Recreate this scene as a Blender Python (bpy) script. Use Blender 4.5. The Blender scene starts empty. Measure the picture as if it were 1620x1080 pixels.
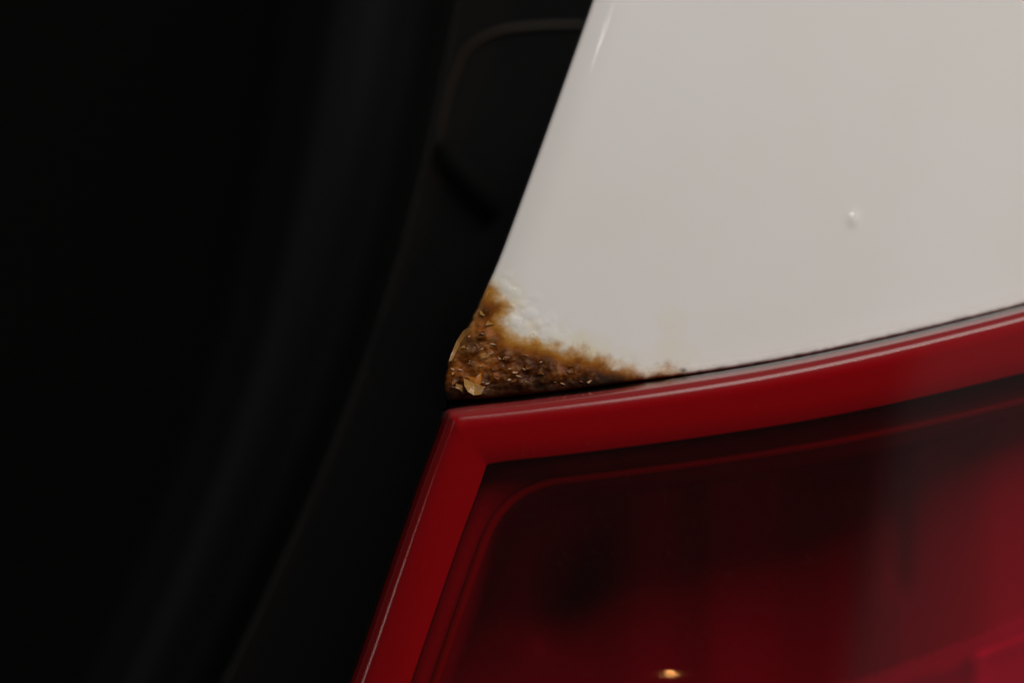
import bpy, math
import numpy as np
from mathutils import Vector, noise, Matrix

# ------------------------------------------------------------------ camera, world, lamps, exposure
SC = bpy.context.scene
ZC = 0.95          # height of the rusty corner above the ground (m)
D = 0.50           # camera distance to the focused corner (m)
MM = 0.001

cam_d = bpy.data.cameras.new("camera")
cam = bpy.data.objects.new("camera", cam_d)
SC.collection.objects.link(cam)
cam.location = (0, -D, ZC)
cam.rotation_euler = (math.radians(90), 0, 0)
cam_d.sensor_width = 36.0
cam_d.lens = 36.0 * D / 0.162
cam_d.clip_start = 0.01
cam_d.clip_end = 100.0
cam_d.dof.use_dof = True
cam_d.dof.focus_distance = D - 0.0005
cam_d.dof.aperture_fstop = 5.6
SC.camera = cam

w = bpy.data.worlds.new("World")
SC.world = w
w.use_nodes = True
w.node_tree.nodes["Background"].inputs[0].default_value = (1.0, 0.98, 0.95, 1)
w.node_tree.nodes["Background"].inputs[1].default_value = 0.035

SC.view_settings.view_transform = 'Standard'
SC.view_settings.look = 'None'
SC.view_settings.exposure = 0.0
SC.view_settings.gamma = 1.0
SC.cycles.max_bounces = 10
SC.cycles.transparent_max_bounces = 16


def area(name, loc, target, sx, sy, power, col):
    d = bpy.data.lights.new(name, 'AREA')
    d.shape = 'RECTANGLE'
    d.size, d.size_y, d.energy, d.color = sx, sy, power, col
    o = bpy.data.objects.new(name, d)
    SC.collection.objects.link(o)
    o.location = loc
    o.rotation_euler = (Vector(target) - Vector(loc)).to_track_quat('-Z', 'Y').to_euler()
    return o


def bulb(name, loc, r, power, col):
    d = bpy.data.lights.new(name, 'POINT')
    d.shadow_soft_size, d.energy, d.color = r, power, col
    o = bpy.data.objects.new(name, d)
    SC.collection.objects.link(o)
    o.location = loc
    return o


WARM = (1.0, 0.968, 0.925)
area("ceiling_lamp", (1.05, -1.05, ZC + 1.45), (0.03, 0, ZC), 2.6, 1.15, 46.5, WARM)
area("side_fill", (1.95, -1.75, ZC + 0.05), (0.03, 0, ZC), 2.2, 2.4, 2.0, (1.0, 0.96, 0.95)).data.shape = 'ELLIPSE'  # added fill standing in for bright surroundings that haze the lens
BULB = (1.0, 0.80, 0.55)
area("lamp_above", (-0.186, -1.370, 1.675), (0, 0, ZC), 0.016, 0.030, 0.09, (1.0, 0.90, 0.80))
bulb("bulb_front", (0.4055, -1.455, 0.840), 0.025, 1.3, (1.0, 0.42, 0.13))
bulb("bulb_right", (0.644, -1.331, 1.800), 0.03, 2.0, (1.0, 0.74, 0.48))
area("left_softbox", (-1.264, -0.816, ZC + 0.15), (0, 0, ZC), 0.20, 0.8, 2.2, (1.0, 0.86, 0.82))  # added softbox, draws the highlight down the lens's left edge


# ------------------------------------------------------------------ helpers
def P(px, py, y):
    """Point of the car at depth y (m) behind the corner, from measurements taken off the photograph in tenths of mm."""
    k = (D + y) / D * 1e-4
    return ((px - 810.0) * k, y, ZC + (540.0 - py) * k)


def spline(pts, n=400):
    """Smooth curve through pts, resampled by arc length."""
    pts = np.array(pts, float)
    ext = np.vstack([2 * pts[0] - pts[1], pts, 2 * pts[-1] - pts[-2]])
    out = []
    for i in range(1, len(ext) - 2):
        p0, p1, p2, p3 = ext[i - 1:i + 3]
        for t in np.linspace(0, 1, 24, endpoint=False):
            out.append(0.5 * (2 * p1 + (p2 - p0) * t + (2 * p0 - 5 * p1 + 4 * p2 - p3) * t * t
                              + (3 * p1 - p0 - 3 * p2 + p3) * t ** 3))
    out.append(pts[-1])
    out = np.array(out)
    s = np.concatenate([[0], np.cumsum(np.hypot(*np.diff(out, axis=0).T))])
    return s, out


def at_s(curve, s):
    return np.stack([np.interp(s, curve[0], curve[1][:, 0]), np.interp(s, curve[0], curve[1][:, 1])], -1)


def sstep(a, b, x):
    t = np.clip((np.asarray(x, float) - a) / (b - a), 0, 1)
    return t * t * (3 - 2 * t)


def mesh_obj(name, verts, faces, mat, parent=None, smooth=True, label=None):
    m = bpy.data.meshes.new(name)
    m.from_pydata([tuple(map(float, v)) for v in verts], [], faces)
    m.validate()
    m.update()
    if smooth:
        m.polygons.foreach_set("use_smooth", [True] * len(m.polygons))
    m.materials.append(mat)
    o = bpy.data.objects.new(name, m)
    SC.collection.objects.link(o)
    if parent is not None:
        o.parent = parent
        o.matrix_parent_inverse = parent.matrix_world.inverted() if parent.type == 'EMPTY' else Matrix.Identity(4)
    if label:
        o["label"] = label
    return o


def grid_faces(nr, nc):
    return [(r * nc + c, r * nc + c + 1, (r + 1) * nc + c + 1, (r + 1) * nc + c)
            for r in range(nr - 1) for c in range(nc - 1)]


def solidify(o, t, offset=1.0):
    m = o.modifiers.new("thickness", 'SOLIDIFY')
    m.thickness = t
    m.offset = offset
    o.data.materials.append(RUBBER)
    m.material_offset_rim = 1
    return o


def tube(name, pts3, rad, mat, parent, n=10, closed=False, label=None):
    pts = [Vector(p) for p in pts3]
    vs, fs = [], []
    N = len(pts)
    for i, p in enumerate(pts):
        a = pts[max(i - 1, 0)]
        b = pts[min(i + 1, N - 1)]
        t = (b - a).normalized()
        u = t.cross(Vector((0, 1, 0)))
        if u.length < 1e-6:
            u = Vector((1, 0, 0))
        u.normalize()
        v = t.cross(u)
        r = rad[i] if hasattr(rad, '__len__') else rad
        for k in range(n):
            an = 2 * math.pi * k / n
            vs.append(p + u * (r * math.cos(an)) + v * (r * math.sin(an)))
    for i in range(N - 1):
        for k in range(n):
            fs.append((i * n + k, i * n + (k + 1) % n, (i + 1) * n + (k + 1) % n, (i + 1) * n + k))
    fs.append(tuple(range(n)))
    fs.append(tuple(range((N - 1) * n, N * n)))
    return mesh_obj(name, vs, fs, mat, parent, label=label)


# ------------------------------------------------------------------ materials
def new_mat(name):
    m = bpy.data.materials.new(name)
    m.use_nodes = True
    nt = m.node_tree
    nt.nodes.clear()
    return m, nt, nt.nodes.new("ShaderNodeOutputMaterial")


def N(nt, kind, **kw):
    n = nt.nodes.new(kind)
    for k, v in kw.items():
        if k.startswith("i_"):
            n.inputs[k[2:].replace("_", " ")].default_value = v
        else:
            setattr(n, k, v)
    return n


def plastic(name, col, rough, spec=0.5, rough_var=0.08, scale=300.0, bump=0.0, coat=0.0):
    m, nt, out = new_mat(name)
    b = N(nt, "ShaderNodeBsdfPrincipled")
    b.inputs["Base Color"].default_value = (*col, 1)
    b.inputs["Specular IOR Level"].default_value = spec
    b.inputs["Coat Weight"].default_value = coat
    b.inputs["Coat Roughness"].default_value = 0.05
    tc = N(nt, "ShaderNodeTexCoord")
    no = N(nt, "ShaderNodeTexNoise")
    no.inputs["Scale"].default_value = scale
    no.inputs["Detail"].default_value = 5
    nt.links.new(tc.outputs["Object"], no.inputs["Vector"])
    mr = N(nt, "ShaderNodeMapRange")
    mr.inputs["To Min"].default_value = max(0.02, rough - rough_var)
    mr.inputs["To Max"].default_value = rough + rough_var
    nt.links.new(no.outputs["Fac"], mr.inputs["Value"])
    nt.links.new(mr.outputs["Result"], b.inputs["Roughness"])
    if bump:
        bp = N(nt, "ShaderNodeBump")
        bp.inputs["Strength"].default_value = bump
        bp.inputs["Distance"].default_value = 0.0002
        nt.links.new(no.outputs["Fac"], bp.inputs["Height"])
        nt.links.new(bp.outputs["Normal"], b.inputs["Normal"])
    nt.links.new(b.outputs[0], out.inputs["Surface"])
    return m


def make_paint():
    """White car paint that turns to yellow stain, ochre and crusty brown rust where the mesh attributes say so."""
    m, nt, out = new_mat("white_paint_with_rust")
    L = nt.links.new
    b = N(nt, "ShaderNodeBsdfPrincipled")
    tc = N(nt, "ShaderNodeTexCoord")

    def attr(n):
        a = N(nt, "ShaderNodeAttribute")
        a.attribute_name = n
        return a.outputs["Fac"]

    def noise_n(scale, detail=6, rough=0.6, sx=1, sz=1):
        mp = N(nt, "ShaderNodeMapping")
        mp.inputs["Scale"].default_value = (sx, 1, sz)
        L(tc.outputs["Object"], mp.inputs["Vector"])
        n = N(nt, "ShaderNodeTexNoise")
        n.inputs["Scale"].default_value = scale
        n.inputs["Detail"].default_value = detail
        n.inputs["Roughness"].default_value = rough
        L(mp.outputs[0], n.inputs["Vector"])
        return n.outputs["Fac"]

    def mix(fac, a, c):
        n = N(nt, "ShaderNodeMix", data_type='RGBA')
        if fac is not None:
            L(fac, n.inputs[0])
        for s, v in ((6, a), (7, c)):
            if isinstance(v, tuple):
                n.inputs[s].default_value = (*v, 1)
            else:
                L(v, n.inputs[s])
        return n.outputs[2]

    def ramp(v, lo, hi, a=0.0, c=1.0):
        n = N(nt, "ShaderNodeMapRange", interpolation_type='SMOOTHSTEP')
        n.inputs["From Min"].default_value = lo
        n.inputs["From Max"].default_value = hi
        n.inputs["To Min"].default_value = a
        n.inputs["To Max"].default_value = c
        L(v, n.inputs["Value"])
        return n.outputs[0]

    def math_n(op, a, c):
        n = N(nt, "ShaderNodeMath", operation=op)
        for s, v in ((0, a), (1, c)):
            if isinstance(v, (int, float)):
                n.inputs[s].default_value = v
            else:
                L(v, n.inputs[s])
        return n.outputs[0]

    big = noise_n(25, 3)
    mid = noise_n(320, 6, 0.62)
    fine = noise_n(1600, 5, 0.65)
    streak = noise_n(500, 5, 0.6, 0.35, 1.6)
    white = mix(ramp(big, 0.3, 0.7), (0.74, 0.725, 0.70), (0.765, 0.745, 0.735))
    stain = mix(ramp(mid, 0.3, 0.7), (0.73, 0.66, 0.44), (0.74, 0.69, 0.55))
    ochre = mix(ramp(streak, 0.3, 0.7), (0.36, 0.145, 0.018), (0.50, 0.25, 0.05))
    brown = mix(ramp(mid, 0.28, 0.74), (0.034, 0.0078, 0.0010), (0.28, 0.079, 0.008))
    brown = mix(ramp(noise_n(150, 3, 0.5), 0.42, 0.66), brown, (0.050, 0.0125, 0.002))
    brown = mix(ramp(fine, 0.62, 0.85), brown, (0.22, 0.075, 0.016))
    dark = mix(ramp(streak, 0.35, 0.65), (0.010, 0.005, 0.003), (0.045, 0.014, 0.005))
    c = mix(attr("stain"), white, stain)
    o_fac = math_n('ADD', attr("ochre"), math_n('MULTIPLY', math_n('SUBTRACT', mid, 0.5), ramp(attr("ochre"), 0.0, 0.35, 0.0, 1.2)))
    c = mix(ramp(o_fac, 0.05, 0.95), c, ochre)
    r_fac = math_n('ADD', attr("rust"), math_n('MULTIPLY', math_n('SUBTRACT', mid, 0.5), 0.6))
    deep = mix(ramp(mid, 0.35, 0.65), (0.17, 0.045, 0.004), (0.29, 0.098, 0.011))
    c = mix(ramp(attr("rust"), 0.0, 0.5), c, deep)
    r = ramp(r_fac, 0.35, 0.95)
    r = math_n('MULTIPLY', r, ramp(attr("rust"), 0.02, 0.25))
    c = mix(r, c, brown)
    c = mix(attr("dark"), c, dark)
    c = mix(attr("pale"), c, (0.42, 0.22, 0.07))
    L(c, b.inputs["Base Color"])
    L(math_n('ADD', ramp(attr("rust"), 0.1, 0.6, 0.07, 0.42), ramp(attr("grime"), 0.0, 1.0, 0.0, 0.4)), b.inputs["Roughness"])
    L(ramp(attr("rust"), 0.1, 0.6, 0.5, 0.10), b.inputs["Specular IOR Level"])
    # fine relief: orange peel on paint, crust on rust
    peel = noise_n(700, 2, 0.5)
    h = math_n('ADD', math_n('MULTIPLY', peel, 0.012),
               math_n('MULTIPLY', math_n('ADD', fine, math_n('MULTIPLY', mid, 0.6)), ramp(attr("rust"), 0.4, 1.0, 0.0, 1.0)))
    bp = N(nt, "ShaderNodeBump")
    bp.inputs["Strength"].default_value = 0.35
    bp.inputs["Distance"].default_value = 0.0002
    L(h, bp.inputs["Height"])
    L(bp.outputs[0], b.inputs["Normal"])
    L(b.outputs[0], out.inputs["Surface"])
    return m


def make_lens():
    """Thin clear red plastic: tinted see-through body under a glossy skin with a little dust and a painted sheen on its top strip."""
    m, nt, out = new_mat("clear_red_plastic")
    L = nt.links.new
    tr = N(nt, "ShaderNodeBsdfTransparent")
    tr.inputs[0].default_value = (0.76, 0.012, 0.17, 1)
    gl = N(nt, "ShaderNodeBsdfGlossy")
    at = N(nt, "ShaderNodeAttribute")
    at.attribute_name = "worn"
    wr = N(nt, "ShaderNodeMapRange")
    wr.inputs["To Min"].default_value = 0.08
    wr.inputs["To Max"].default_value = 0.24
    L(at.outputs["Fac"], wr.inputs["Value"])
    L(wr.outputs[0], gl.inputs["Roughness"])
    gl.inputs["Color"].default_value = (1, 1, 1, 1)
    fr = N(nt, "ShaderNodeFresnel")
    fr.inputs["IOR"].default_value = 1.5
    geo = N(nt, "ShaderNodeNewGeometry")
    inv = N(nt, "ShaderNodeMath", operation='SUBTRACT')
    inv.inputs[0].default_value = 1.0
    L(geo.outputs["Backfacing"], inv.inputs[1])
    mul = N(nt, "ShaderNodeMath", operation='MULTIPLY')
    L(fr.outputs[0], mul.inputs[0])
    L(inv.outputs[0], mul.inputs[1])
    mx = N(nt, "ShaderNodeMixShader")
    L(mul.outputs[0], mx.inputs[0])
    L(tr.outputs[0], mx.inputs[1])
    L(gl.outputs[0], mx.inputs[2])
    # dust film, plus a pale sheen painted along the top strip
    tc = N(nt, "ShaderNodeTexCoord")
    no = N(nt, "ShaderNodeTexNoise")
    no.inputs["Scale"].default_value = 900
    no.inputs["Detail"].default_value = 6
    L(tc.outputs["Object"], no.inputs["Vector"])
    mr = N(nt, "ShaderNodeMapRange", interpolation_type='SMOOTHSTEP')
    mr.inputs["From Min"].default_value = 0.55
    mr.inputs["From Max"].default_value = 0.85
    mr.inputs["To Min"].default_value = 0.0006
    mr.inputs["To Max"].default_value = 0.007
    L(no.outputs["Fac"], mr.inputs["Value"])
    m2 = N(nt, "ShaderNodeMath", operation='MULTIPLY')
    du = N(nt, "ShaderNodeAttribute")
    du.attribute_name = "strip_sheen"
    d2 = N(nt, "ShaderNodeMath", operation='MULTIPLY_ADD')
    L(du.outputs["Fac"], d2.inputs[0])
    d2.inputs[1].default_value = 0.045
    L(mr.outputs[0], d2.inputs[2])
    L(d2.outputs[0], m2.inputs[0])
    L(inv.outputs[0], m2.inputs[1])
    df = N(nt, "ShaderNodeBsdfDiffuse")
    df.inputs[0].default_value = (0.5, 0.42, 0.40, 1)
    mx2 = N(nt, "ShaderNodeMixShader")
    L(m2.outputs[0], mx2.inputs[0])
    L(mx.outputs[0], mx2.inputs[1])
    L(df.outputs[0], mx2.inputs[2])
    L(mx2.outputs[0], out.inputs["Surface"])
    return m


PAINT = make_paint()
LENS = make_lens()
GUIDE = plastic("red_light_guide", (0.35, 0.010, 0.06), 0.45, 0.15, 0.1, 120)
BEZEL = plastic("dark_bezel_plastic", (0.19, 0.06, 0.06), 0.5, 0.3)
LIP = plastic("red_bezel_lip", (0.17, 0.02, 0.02), 0.5, 0.3)
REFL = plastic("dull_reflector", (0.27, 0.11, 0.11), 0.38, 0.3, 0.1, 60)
FACET = plastic("pink_lit_reflector", (0.50, 0.36, 0.36), 0.35, 0.5, 0.1, 60)  # brighter copy of the reflector colour, paints a pink reflection on the ledge
LIT_REFL = plastic("lit_side_reflector", (0.33, 0.17, 0.17), 0.4, 0.3, 0.1, 60)  # paler copy of the reflector colour, paints the lit right side
SOCKET = plastic("black_socket", (0.09, 0.05, 0.05), 0.5)
RUBBER = plastic("black_rubber", (0.002, 0.002, 0.002), 0.8, 0.05)
GLOSS = plastic("gloss_black_trim", (0.0036, 0.0036, 0.0038), 0.22, 0.35, 0.05, 40)
SATIN = plastic("satin_black_frame", (0.004, 0.004, 0.0048), 0.5, 0.10, 0.05, 60)
ARC_MAT = plastic('brown_reflection', (0.012, 0.008, 0.004), 0.5, 0.25)  # colour of the reflection arc in the trim
GLASS = plastic("dark_window_glass", (0.002, 0.002, 0.002), 0.12, 0.25, 0.03, 10)
FLAKE = plastic("old_paint_flake", (0.36, 0.19, 0.05), 0.28, 0.6, 0.1, 900, 0.5)
STRIP = plastic('ochre_paint_strip', (0.27, 0.13, 0.03), 0.35, 0.5, 0.1, 700, 0.5)
FLAKE_IN = plastic("orange_flake_underside", (0.36, 0.12, 0.010), 0.35, 0.5, 0.1, 900, 0.5)
CRUST = plastic("rust_crust", (0.17, 0.055, 0.009), 0.30, 0.6, 0.15, 1500, 1.0)

# ------------------------------------------------------------------ measured outlines
PANEL_CORNER = (709, 632)
PANEL_LEFT = spline([PANEL_CORNER, (704, 612), (709, 580), (714, 562), (727, 535), (744, 514), (751, 497), (759, 480), (768, 458), (783, 425),
                     (802, 377), (850, 247), (900, 108), (938, 0), (1010, -210), (1060, -360)])
PANEL_BOTTOM = spline([PANEL_CORNER, (760, 630.5), (800, 627), (900, 616), (1000, 603), (1100, 590), (1200, 574.5), (1300, 556), (1400, 534.5),
                       (1500, 511.5), (1620, 481.5), (1760, 440.5), (1900, 397.5), (2100, 328)])
LENS_CORNER = (703, 644)
LENS_TOP = spline([LENS_CORNER, (740, 638), (800, 632), (900, 620), (1000, 607), (1100, 592.5), (1200, 576.5), (1300, 557.5), (1400, 536),
                   (1500, 512.5), (1620, 482.5), (1760, 444), (1900, 401), (2100, 331)])
LENS_LEFT = spline([LENS_CORNER, (688, 688), (664, 752), (636, 832), (604, 925), (572, 1018), (548, 1085), (500, 1220), (450, 1360)])


def base_y(px, py):
    """Depth (mm) of the body side: it turns away to the right and leans back to the top."""
    x = (px - 700.0) / 920.0
    z = (640.0 - py) / 640.0
    return 1.0 * x + 9.5 * x * x + 4.0 * z + 2.5 * z * np.abs(z)


def lens_depth(px, py, su, sv):
    """Depth (mm) of the outer face of the lens, su/sv from its left and upper edges."""
    y = base_y(px, py) - 5.5

    def edge(s, side, s1, s2, r):
        return np.where(s < s1, r + (side - r) * (1 - s / s1), np.where(s < s2, r * ((s2 - s) / (s2 - s1)) ** 2, 0.0))
    e = np.sqrt(edge(sv, 5.0, 13, 30, 0.75) ** 2 + edge(su, 6.0, 14, 34, 1.0) ** 2)
    return y + e - 0.9 * sstep(0, 500, su) - 1.2 * np.sin(np.clip(sv / 900.0, 0, 1) * math.pi)


# ------------------------------------------------------------------ the car
car = bpy.data.objects.new("car", None)
SC.collection.objects.link(car)
car.location = (0.4, 0.5, 0.0)
car["label"] = "white car with a rusted body corner above its red tail light"
car["category"] = "car"
bpy.context.view_layer.update()


# ---- white quarter panel with the rust at its lower corner
def fbm(px, py, sc, oct_=4, seed=0.0):
    out = np.zeros(px.shape)
    it = np.nditer([px, py], flags=['multi_index'])
    for a, c in it:
        out[it.multi_index] = noise.fractal(Vector((float(a) / sc, float(c) / sc, seed)), 0.8, 2.1, oct_)
    return out


def ridged(px, py, sx, sy, seed):
    out = np.zeros(px.shape)
    it = np.nditer([px, py], flags=['multi_index'])
    for a, c in it:
        out[it.multi_index] = noise.ridged_multi_fractal(Vector((float(a) / sx, float(c) / sy, seed)), 0.9, 2.1, 4, 1.0, 2.0)
    return out


def poly_sd(px, py, poly):
    """Signed distance to a polygon, positive inside."""
    poly = np.array(poly, float)
    d = np.full(px.shape, 1e9)
    inside = np.zeros(px.shape, bool)
    n = len(poly)
    for i in range(n):
        a, c = poly[i], poly[(i + 1) % n]
        e = c - a
        t = np.clip(((px - a[0]) * e[0] + (py - a[1]) * e[1]) / (e @ e), 0, 1)
        d = np.minimum(d, np.hypot(px - a[0] - t * e[0], py - a[1] - t * e[1]))
        cond = ((a[1] > py) != (c[1] > py))
        with np.errstate(divide='ignore', invalid='ignore'):
            xi = (c[0] - a[0]) * (py - a[1]) / (c[1] - a[1] + 1e-12) + a[0]
        inside ^= cond & (px < xi)
    return np.where(inside, d, -d)


su_v = np.concatenate([[0, 0, 0.0], np.arange(1.0, 430, 1.7), 430 + 980 * np.linspace(0, 1, 190) ** 1.15])
sv_v = np.concatenate([[0, 0, 0.0], np.arange(1.0, 215, 1.7), 215 + 560 * np.linspace(0, 1, 130) ** 1.1])
fl_u = np.array([14.0, 5.0] + [0.0] * (len(su_v) - 2))     # flange folded inwards (mm)
fl_v = np.array([16.0, 5.0] + [0.0] * (len(sv_v) - 2))
bp_ = at_s(PANEL_BOTTOM, su_v)
lp_ = at_s(PANEL_LEFT, sv_v)
# left edge wiggles die out away from it
straight = at_s(spline([PANEL_CORNER, (768, 458), (850, 247), (938, 0), (1010, -210), (1060, -360)]), sv_v)
wgt = np.exp(-su_v / 60.0)[None, :, None]
off = lp_[:, None, :] * wgt + straight[:, None, :] * (1 - wgt) - np.array(PANEL_CORNER)
rag = np.array([noise.noise(Vector((v / 7.0, 2.2, 0))) * 2.4 + noise.noise(Vector((v / 2.6, 5.2, 0))) * 1.3 for v in sv_v]) * sstep(185, 150, sv_v) * sstep(0, 8, sv_v)
off[..., 0] += rag[:, None] * np.exp(-su_v / 14.0)[None, :]
XY = bp_[None, :, :] + off
PX, PY = XY[..., 0], XY[..., 1]
SU = np.broadcast_to(su_v[None, :], PX.shape)
SV = np.broadcast_to(sv_v[:, None], PX.shape)

RUST = [(690, 650), (690, 560), (725, 520), (755, 474), (772, 470), (786, 488), (781, 515), (792, 536), (815, 548), (850, 558), (890, 566),
        (930, 573), (962, 585), (1010, 597), (1060, 596), (1088, 603), (1000, 640)]
n1 = fbm(PX, PY, 26.0, 4, 3.1)
n2 = fbm(PX * 0.7, PY, 9.0, 4, 7.7)
sd = poly_sd(PX, PY, RUST)
rust = sstep(-14, 20, sd + 7 * n1 + 2.5 * n2)
ochre = sstep(-38, 5, sd + 9 * n1 + 3 * n2)
fade_r = 1 - sstep(930, 1010, PX)
stain = np.clip(0.8 * sstep(-62, -6, sd + 18 * n1) * (0.35 + 0.65 * fade_r), 0, 1)
patch = poly_sd(PX, PY, [(1045, 505), (1075, 505), (1092, 560), (1105, 575), (1050, 585), (1040, 560)])
stain = np.maximum(stain, 0.30 * sstep(-22, 16, patch + 20 * n1))
ochre *= 1.0 - 0.3 * sstep(880, 1010, PX)
ochre = np.clip(ochre, 0, 1)
# dirty line where the seam holds water
seam = np.exp(-np.maximum(SV - 2, 0) / 5.0) * (0.6 + 0.5 * n2) * sstep(940, 1100, PX)
ochre = np.clip(np.maximum(ochre, 0.75 * np.exp(-SV / 8.0) * sstep(1230, 1000, PX) * sstep(930, 990, PX) * (0.8 + 0.6 * n1)), 0, 1)
grime = sstep(28, 4, SV) * sstep(900, 1000, PX)
spot = np.exp(-((PX - 1081) / 6.0) ** 2 - ((PY - 586) / 4.5) ** 2)
ochre = np.clip(np.maximum(ochre, 0.5 * np.exp(-((PX - 1072) / 20.0) ** 2 - ((PY - 588) / 9.0) ** 2)), 0, 1)
dark = np.clip(np.maximum(0.8 * spot, np.maximum(rust * sstep(38, 6, SV + 10 * n1) * 0.95, 0.85 * seam)), 0, 1)
pale = np.clip(rust * sstep(0.45, 0.85, n2 + 0.5 * n1 + 0.25) * 0.15 * sstep(6, 20, SV), 0, 1)
ns = fbm(PX * 0.35, PY, 5.0, 3, 21.0)
ridge_l = np.exp(-((PX - 764) / 13.0) ** 2 - ((PY - 556) / 30.0) ** 2)
pale = np.maximum(pale, 0.75 * ridge_l * sstep(-0.15, 0.5, ns))  # soft highlights painted pale along the ridge
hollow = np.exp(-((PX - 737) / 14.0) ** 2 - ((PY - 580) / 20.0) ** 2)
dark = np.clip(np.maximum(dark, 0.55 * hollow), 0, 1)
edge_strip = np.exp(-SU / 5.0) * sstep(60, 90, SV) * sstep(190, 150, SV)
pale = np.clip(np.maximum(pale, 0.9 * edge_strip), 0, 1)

Yp = base_y(PX, PY)
Yp = Yp + 1.1 * (np.clip(62 - SU, 0, None) / 62) ** 2 + 0.7 * (np.clip(30 - SV, 0, None) / 30) ** 2 * sstep(960, 820, PX)
for S, R in ((SU, 7.0), (SV, 6.0)):
    q = np.clip((R - S) / R, 0, 1)
    Yp = Yp + R * 0.1 * (1 - np.sqrt(np.clip(1 - q * q, 0, 1)))
# bump added further up so the paint catches a small glint
Yp = Yp - 0.27 * np.exp(-((PX - 1350) / 8) ** 2 - ((PY - 347) / 12) ** 2)
# blisters lifting the paint round the rust, then the crust itself
BLISTERS = [(797, 452, 9, .16), (815, 462, 10, .14), (792, 474, 8, .20), (806, 486, 10, .24), (826, 482, 9, .16), (838, 497, 12, .20), (812, 507, 9, .24),
            (830, 515, 9, .18), (853, 514, 10, .20), (868, 528, 12, .18), (848, 541, 8, .20), (888, 541, 11, .16), (908, 552, 9, .14), (797, 521, 7, .16),
            (874, 505, 9, .10), (900, 530, 8, .08), (848, 470, 8, .07), (935, 560, 9, .10), (804, 436, 7, .08)]
for bx, by, br, ba in BLISTERS:
    rr = np.hypot((PX - bx), (PY - by) * 1.15) / br * np.clip(1 + 0.6 * n1, 0.7, 1.6)
    Yp = Yp - 0.5 * ba * np.clip(1 - (rr / 1.5) ** 2, 0, 1) ** 2
crater = sstep(6, 2, np.hypot((PX - 843), (PY - 530) * 0.9)) - 1.3 * sstep(3.5, 1.5, np.hypot((PX - 843), (PY - 530) * 0.9))
Yp = Yp - 0.10 * crater
rg = ridged(PX, PY, 34.0, 22.0, 5.5)
inner = sstep(2, 26, sd) * sstep(1000, 900, PX)
Yp = Yp + 0.12 * sstep(-14, 4, sd) * sstep(1000, 900, PX) - inner * (0.03 * (rg - 1.0) + 0.60 * n1 + 0.01 * n2 + 0.20)
Yp = Yp + 0.7 * hollow - ridge_l * (0.35 + 0.18 * ns)
lump = np.exp(-((PX - 728) / 22.0) ** 2 - ((PY - 575) / 38.0) ** 2)
Yp = Yp - 0.9 * lump
Yp = Yp + fl_u[None, :] + fl_v[:, None]

k3 = (D + Yp * MM) / D * 1e-4
V3 = np.stack([(PX - 810) * k3, Yp * MM, ZC + (540 - PY) * k3], -1).reshape(-1, 3)
nr, nc = PX.shape
F = np.array(grid_faces(nr, nc))
rust_face = rust.reshape(-1)[F].mean(1) > 0.5


def panel_piece(name, faces, parent, label=None):
    used = np.unique(faces)
    remap = -np.ones(len(V3), int)
    remap[used] = np.arange(len(used))
    o = mesh_obj(name, V3[used], [tuple(int(i) for i in f) for f in remap[faces]], PAINT, parent, label=label)
    for an, arr in (("rust", rust), ("ochre", ochre), ("stain", stain), ("dark", dark), ("pale", pale), ("grime", grime)):
        a = o.data.attributes.new(an, 'FLOAT', 'POINT')
        a.data.foreach_set("value", arr.reshape(-1)[used].astype(np.float32))
    return o


panel = panel_piece("quarter_panel", F[~rust_face], car, "white painted body panel stained yellow at its lower corner")
rust_o = panel_piece("rust_patch", F[rust_face], panel, "crusty brown rust eating the corner of the white panel")


def surf_y(px, py):
    i = np.argmin((PX - px) ** 2 + (PY - py) ** 2)
    return Yp.reshape(-1)[i]


# ---- loose flakes of old paint and rust standing on the patch
rng = np.random.default_rng(4)


def flake(name, px, py, outline, curl, rot, mat, lift=0.5, label=None):
    """A thin curled chip with thickness; outline in tenths of mm about its centre."""
    y0 = surf_y(px, py) - lift
    c, s = math.cos(rot), math.sin(rot)
    ring = np.array(outline, float)
    top = [(0, 0, 0)]
    for f in (0.5, 1.0):
        for a, b in ring * f:
            top.append((a, b, -curl * ((a / 10.0) ** 2 + 0.3 * (b / 10.0) ** 2) * 0.35))
    n = len(ring)
    verts = []
    for lay in (0.0, 0.16):
        for a, b, z in top:
            x2, y2 = a * c - b * s, a * s + b * c
            verts.append(P(px + x2, py + y2, (y0 + z + lay) * MM))
    m = len(top)
    faces = []
    for lay in (0, m):
        for k in range(n):
            k2 = (k + 1) % n
            faces.append((lay, lay + 1 + k, lay + 1 + k2))
            faces.append((lay + 1 + k, lay + 1 + n + k, lay + 1 + n + k2, lay + 1 + k2))
    for k in range(n):
        k2 = (k + 1) % n
        faces.append((1 + n + k, 1 + n + k2, m + 1 + n + k2, m + 1 + n + k))
    return mesh_obj(name, verts, faces, mat, panel, smooth=False, label=label)


flake("paint_flake", 750, 602, [(-16, -7), (2, -5), (9, -12), (17, -17), (15, -2), (12, 8), (5, 12), (-6, 10), (-13, 2)], -1.2, 0.05, FLAKE_IN, 0.9,
      "orange hollow of the large curled flake standing out of the rust")
flake("paint_flake", 750, 606, [(-17, -7), (-12, 2), (-5, 8), (5, 9), (13, 4), (16, 9), (12, 17), (1, 19), (-9, 14), (-15, 5)], 0.8, 0.05, FLAKE, 1.1,
      "pale yellow lower lip of the large curled flake")
flake("paint_flake", 728, 544, [(17, -29), (5, -21), (-5, -6), (-14, 15), (-18, 28), (-13, 26), (-5, 8), (8, -13)], 0.5, 0.0, STRIP, 0.35,
      "long pale ochre paint strip curling off the left edge of the rust")
GLINT_FLECK = plastic("pale_glint_fleck", (0.50, 0.30, 0.17), 0.25, 0.6, 0.1, 900)  # pale flecks, their light colour stands in for wet glints
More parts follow.
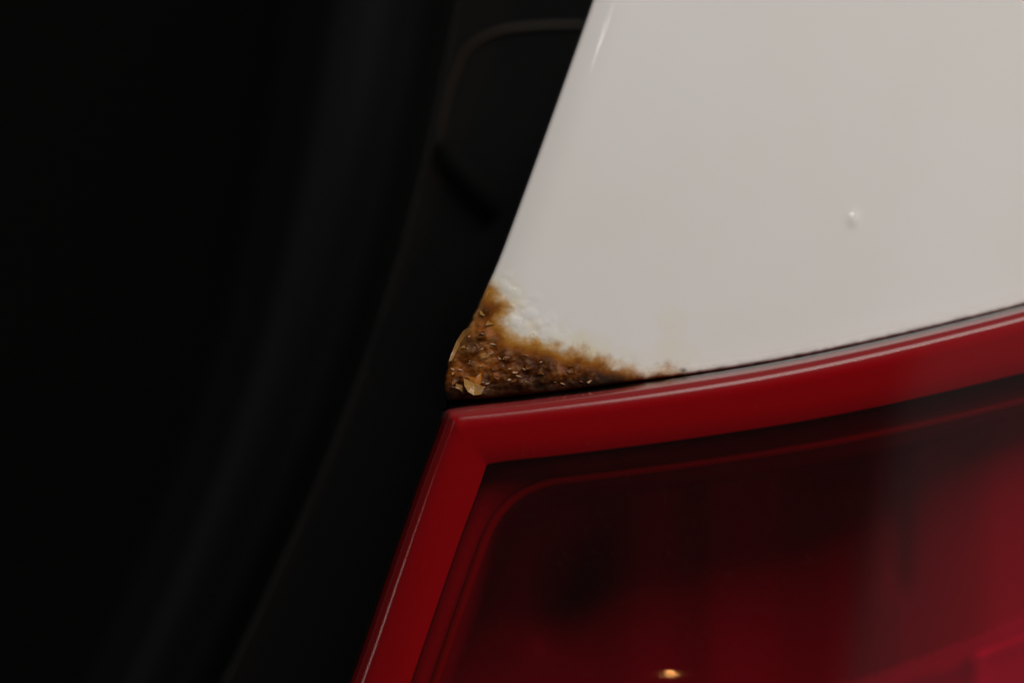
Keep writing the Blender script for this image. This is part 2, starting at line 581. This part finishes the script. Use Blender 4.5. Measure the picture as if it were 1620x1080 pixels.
for k in range(70):
    px, py = float(rng.uniform(706, 960)), float(rng.uniform(478, 618))
    i = np.argmin((PX - px) ** 2 + (PY - py) ** 2)
    if sd.reshape(-1)[i] < 7 or SV.reshape(-1)[i] < 7 or SU.reshape(-1)[i] < 5:
        continue
    r = float(rng.uniform(1.2, 3.2))
    an = np.sort(rng.uniform(0, 2 * math.pi, 5))
    rr = r * rng.uniform(0.5, 1.2, 5)
    flake("rust_flake", px, py, np.stack([np.cos(an) * rr * 1.7, np.sin(an) * rr * 0.7], 1), 0.3, float(rng.uniform(-0.5, 0.5)), GLINT_FLECK, float(rng.uniform(0.10, 0.3)))
for px, py, r in ((722, 601, 9), (728, 612, 7), (719, 590, 5), (716, 610, 5), (762, 495, 5), (766, 500, 4), (773, 512, 6), (764, 527, 5), (788, 567, 5),
                  (783, 582, 6), (800, 566, 5), (786, 597, 6), (836, 582, 7), (757, 545, 6), (768, 562, 6), (856, 590, 5), (880, 575, 6),
                  (905, 585, 6), (903, 578, 4), (920, 604, 3), (750, 575, 6), (733, 548, 4), (812, 600, 5), (776, 590, 5)):
    n = int(rng.integers(5, 8))
    an = np.sort(rng.uniform(0, 2 * math.pi, n))
    rr = r * rng.uniform(0.55, 1.2, n)
    flake("rust_flake", px, py, np.stack([np.cos(an) * rr * 1.25, np.sin(an) * rr * 0.8], 1), float(rng.uniform(-1.5, 2.5)), float(rng.uniform(-0.7, 0.7)),
          FLAKE if rng.random() < (0.7 if px < 775 else 0.15) else CRUST, float(rng.uniform(0.15, 0.5)))

# ---- tail light
su_l = np.concatenate([np.array([0, 0, 4, 8, 11, 14, 17, 20, 23, 26, 29, 32, 36, 42]), 50 + 1400 * np.linspace(0, 1, 220) ** 1.05])
sv_l = np.concatenate([np.array([0, 0, 4, 8, 11, 13, 15, 17, 20, 23, 26, 29, 33, 40]), 48 + 700 * np.linspace(0, 1, 240)])
tp = at_s(LENS_TOP, su_l)
lp = at_s(LENS_LEFT, sv_l)
XYl = tp[None] + lp[:, None] - np.array(LENS_CORNER)
# ease the sharp corner
cx = XYl[..., 0]
cy = XYl[..., 1]
SUl = np.broadcast_to(su_l[None], cx.shape)
SVl = np.broadcast_to(sv_l[:, None], cx.shape)
rc = 9.0
corner = np.clip((rc - SUl) / rc, 0, 1) * np.clip((rc - SVl) / rc, 0, 1)
cx = cx + corner * rc * 0.5
cy = cy + corner * rc * 0.3
Yl = lens_depth(cx, cy, SUl, SVl)
# bump added to the lens so it catches a bulb as a glint
Yl = Yl - 0.15 * np.exp(-((cx - 1053) / 42) ** 2 - ((cy - 1052) / 16) ** 2)
Yl[:, 0] += 8.0
Yl[0, :] += 8.0
kl = (D + Yl * MM) / D * 1e-4
Vl = np.stack([(cx - 810) * kl, Yl * MM, ZC + (540 - cy) * kl], -1).reshape(-1, 3)

SHIFT = np.array([67.0, 91.0])


def path(r, n_left=50, n_c=14, n_top=70):
    """The lens outline from below left round the corner to the right, its corner rounded by r."""
    r = max(r, 5.0)
    sl = np.linspace(760, r, n_left)
    st = r + (1440 - r) * np.linspace(0, 1, n_top) ** 1.2
    a = at_s(LENS_LEFT, sl)
    c = at_s(LENS_TOP, st)
    p0, p2 = a[-1], c[0]
    p1 = np.array(LENS_CORNER)
    t = np.linspace(0, 1, n_c + 2)[1:-1, None]
    mid = (1 - t) ** 2 * p0 + 2 * t * (1 - t) * p1 + t * t * p2
    return np.vstack([a, mid, c])


def ring_strip(name, prof, mat, parent, label=None, lean=0.0):
    """Sweep a profile of (inset, depth mm, corner radius) round the inside of the lens outline."""
    rows = []
    for k, dy, r in prof:
        p = path(r) + SHIFT * k
        y = base_y(p[:, 0], p[:, 1]) - 5.5 + dy
        if lean:
            y = y + lean * max(0.0, 1 - k) * sstep(51, 0, np.arange(len(p)))
        rows.append(np.array([P(a, b, c * MM) for (a, b), c in zip(p, y)]))
    V = np.vstack(rows)
    return mesh_obj(name, V, grid_faces(len(prof), len(rows[0])), mat, parent, label=label)


housing = ring_strip("tail_light", [(0.0, 11.0, 0), (0.05, 18.0, 0), (0.5, 26, 10), (1.30, 30.0, 60), (1.6, 44.0, 110), (1.7, 60.0, 115)], BEZEL, car,
                     "red tail light cluster under the rusted white panel")
lens = mesh_obj("lens", Vl, [f[::-1] for f in grid_faces(*cx.shape)], LENS, housing, label="glossy clear red outer lens")
wd = lens.data.attributes.new("strip_sheen", 'FLOAT', 'POINT')
wd.data.foreach_set("value", (sstep(26, 14, SVl) * sstep(3, 9, SVl)).reshape(-1).astype(np.float32))
wa = lens.data.attributes.new("worn", 'FLOAT', 'POINT')
wa.data.foreach_set("value", (sstep(46, 26, SVl) * sstep(5, 14, SVl) * sstep(2, 30, SUl) + 0.35 * sstep(44, 30, SUl) * sstep(20, 60, SVl)).reshape(-1).astype(np.float32))
ring_strip("light_guide", [(0.03, 14, 4), (0.05, 6.2, 4), (0.10, 4.5, 4), (0.20, 2.5, 3), (0.30, 1.9, 2), (0.42, 1.8, 0), (0.7, 2.1, 0), (0.97, 2.4, 0), (1.0, 2.7, 0), (1.0, 12, 0)], GUIDE, housing,
           "bright red border band inside the lens", lean=6.0)
ring_strip("bezel", [(1.0, 9.5, 0), (1.03, 8.4, 2), (1.2, 8.8, 40), (1.36, 9.2, 85), (1.385, 10.0, 90), (1.385, 24, 90)], BEZEL, housing, "dark band inside the red border")
pp = path(92) + SHIFT * 1.40
yy = base_y(pp[:, 0], pp[:, 1]) - 5.5 + 9.0
tube("bezel_lip", [P(a, b, c * MM) for (a, b), c in zip(pp, yy)], 0.0008, LIP, housing, 8, label="thin red line with a rounded corner")
ring_strip("reflector_bowl", [(1.44, 10.0, 92), (1.47, 12, 94), (1.62, 26, 100), (1.75, 50, 105)],
           REFL, housing)


# moulded back of the lamp: one smooth reflector with vague pleats, a step to the right and a shelf below it
rx = np.linspace(690, 1980, 170)
ry = np.linspace(640, 1260, 100)
RX, RY = np.meshgrid(rx, ry)
ledge = RY - (1085 - 0.335 * (RX - 1335) - 0.00012 * (RX - 1335) ** 2)
yr_ = 43.0 - 15.0 * sstep(1280, 1580, RX) + 0.6 * np.exp(-((RX - 1345) / 26) ** 2) + 1.4 * np.exp(-((RX - 1420) / 16) ** 2) * sstep(960, 900, RY)
yr_ += 9.0 * np.exp(-((RX - 900 + 0.25 * (RY - 900)) / 48) ** 2 - ((RY - 915) / 75) ** 2) - 1.0 * np.exp(-((RX - 1000) / 50) ** 2)
yr_ += 1.6 * np.exp(-((RX - 1230) / 60) ** 2) - 1.0 * np.exp(-((RX - 1130) / 40) ** 2)
yr_ -= 13.0 * sstep(-8, 26, ledge) * sstep(1180, 1420, RX)
yr_ -= 0.9 * np.exp(-((RX - 1543) / 17) ** 2) * sstep(0, 30, ledge) - 0.3 * sstep(28, 60, ledge)
rv = np.array([P(a, b, c * MM) for a, b, c in zip(RX.ravel(), RY.ravel(), yr_.ravel())])
GF = np.array(grid_faces(*RX.shape))
lx = np.interp(RY, LENS_LEFT[1][:, 1], LENS_LEFT[1][:, 0])
ly = np.interp(RX, LENS_TOP[1][:, 0], LENS_TOP[1][:, 1])
keep = ((RX > lx + 75) & (RY > ly + 75)).ravel()[GF].all(1)
GF = GF[keep]
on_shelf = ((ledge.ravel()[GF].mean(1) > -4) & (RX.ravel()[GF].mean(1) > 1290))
mesh_obj("reflector_shelf", rv, [tuple(map(int, f)) for f in GF[on_shelf]], FACET, housing, label="ledge at the lower right inside the lamp, painted pinkish and brighter for a reflection")
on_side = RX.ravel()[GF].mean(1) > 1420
mesh_obj("lit_side_reflector", rv, [tuple(map(int, f)) for f in GF[~on_shelf & on_side]], LIT_REFL, housing, label='reflector at the right inside the lamp, painted paler where it looks lit')
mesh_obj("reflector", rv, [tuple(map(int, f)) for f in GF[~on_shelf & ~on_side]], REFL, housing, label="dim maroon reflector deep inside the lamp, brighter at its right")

# rubber gasket deep in the gap between panel and lens
gs = np.linspace(0, 1430, 100)
ga = at_s(PANEL_BOTTOM, gs)
gb = at_s(LENS_TOP, gs)
gm = (ga + gb) / 2
gv = []
for dv, dy in ((-22, 9), (-8, 7.5), (8, 7.5), (26, 11)):
    for a, b in gm:
        gv.append(P(a, b + dv, (base_y(a, b) + dy) * MM))
mesh_obj("gasket", gv, grid_faces(4, len(gs)), RUBBER, car, label="black rubber gasket in the seam between panel and tail light")

# ---- tailgate: gloss black trim, window frame and dark glass, out of focus at the left
GROOVE = spline([(745, -260), (690, 0), (640, 250), (560, 520), (470, 765), (385, 940), (320, 1080), (190, 1360)])
WINEDGE = spline([(520, -260), (470, 0), (430, 250), (370, 500), (290, 760), (220, 940), (150, 1080), (20, 1360)])


def x_on(curve, py):
    return np.polyval(np.polyfit(curve[1][:, 1] / 1000, curve[1][:, 0], 4), np.asarray(py) / 1000)


pys = np.linspace(-250, 1340, 130)
right = np.where(pys < 640, x_on(PANEL_LEFT, np.minimum(pys, 628)), x_on(LENS_LEFT, np.maximum(pys, 645))) + 85
gx = x_on(GROOVE, pys) + 34
ts = np.concatenate([[0, 0.01, 0.03, 0.06, 0.1, 0.15], np.linspace(0.2, 1, 70)])
tv = []


def trim_y(px, py):
    a, c = np.interp(py, pys, gx), np.interp(py, pys, right)
    t = min(1.0, max(0.0, (px - a) / (c - a)))
    y = 55 - 1.5 * (1 - t)
    return y


for i, py in enumerate(pys):
    for t in ts:
        px = gx[i] + (right[i] - gx[i]) * t
        y = trim_y(px, py)
        tv.append(P(px, py, y * MM))
trim = mesh_obj("tailgate", tv, grid_faces(len(pys), len(ts)), GLOSS, car, label="gloss black tailgate trim beside the white panel")
solidify(trim, 0.003)
arc_c = spline([(930, 40), (860, 42), (800, 48), (762, 62), (735, 84), (715, 130), (703, 180), (694, 240), (700, 285)])
lp3 = at_s(arc_c, np.linspace(0, arc_c[0][-1], 50))
tube("reflection_arc", [P(a, b, (trim_y(a, b) - 0.1) * MM) for a, b in lp3], list(0.0007 * np.sin(np.linspace(0.9, 3.05, 50))), ARC_MAT, trim, 12, label='brownish curved reflection in the gloss black trim, built as a bead')  # raised bead added in place of a curved reflection

blob = [(690, 236), (712, 226), (745, 262), (782, 300), (790, 330), (770, 352), (735, 318), (700, 272)]  # black pad added in place of a dark reflection in the trim
sv3 = [P(a, b, (trim_y(a, b) - 2.2) * MM) for a, b in blob] + [P(740 + (a - 740) * 1.12, 290 + (b - 290) * 1.12, (trim_y(a, b) + 0.5) * MM) for a, b in blob]
mesh_obj("dark_reflection", sv3, [tuple(range(8))] + [(i, i + 8, (i + 1) % 8 + 8, (i + 1) % 8) for i in range(8)], RUBBER, trim)

tw = np.linspace(0, 1, 40)
fv = []
wx = x_on(WINEDGE, pys)
gx2 = x_on(GROOVE, pys) - 34
for i, py in enumerate(pys):
    for t in tw:
        px = gx2[i] + (wx[i] - gx2[i]) * t
        y = 140 - 26 * math.sqrt(max(0.0, 1 - (2 * t - 1) ** 2)) + 10 * t
        fv.append(P(px, py, y * MM))
frame = mesh_obj("window_frame", fv, grid_faces(len(pys), len(tw)), SATIN, trim, label="satin black rounded frame edge out of focus")
solidify(frame, 0.003)
sv_ = []
for i, py in enumerate(pys):
    g = x_on(GROOVE, py)
    for dx, dy in ((-60, 152), (-12, 148), (12, 148), (90, 152)):
        sv_.append(P(g + dx, py, dy * MM))
mesh_obj("weatherstrip", sv_, grid_faces(len(pys), 4), RUBBER, trim)
wv = []
wt = np.linspace(0, 1, 24)
for i, py in enumerate(pys):
    for t in wt:
        px = wx[i] + 30 + (-420 - wx[i] - 30) * t
        wv.append(P(px, py, (156 + 5 * t) * MM))
win = mesh_obj("rear_window", wv, grid_faces(len(pys), len(wt)), GLASS, trim, label="dark rear window glass")
solidify(win, 0.004)
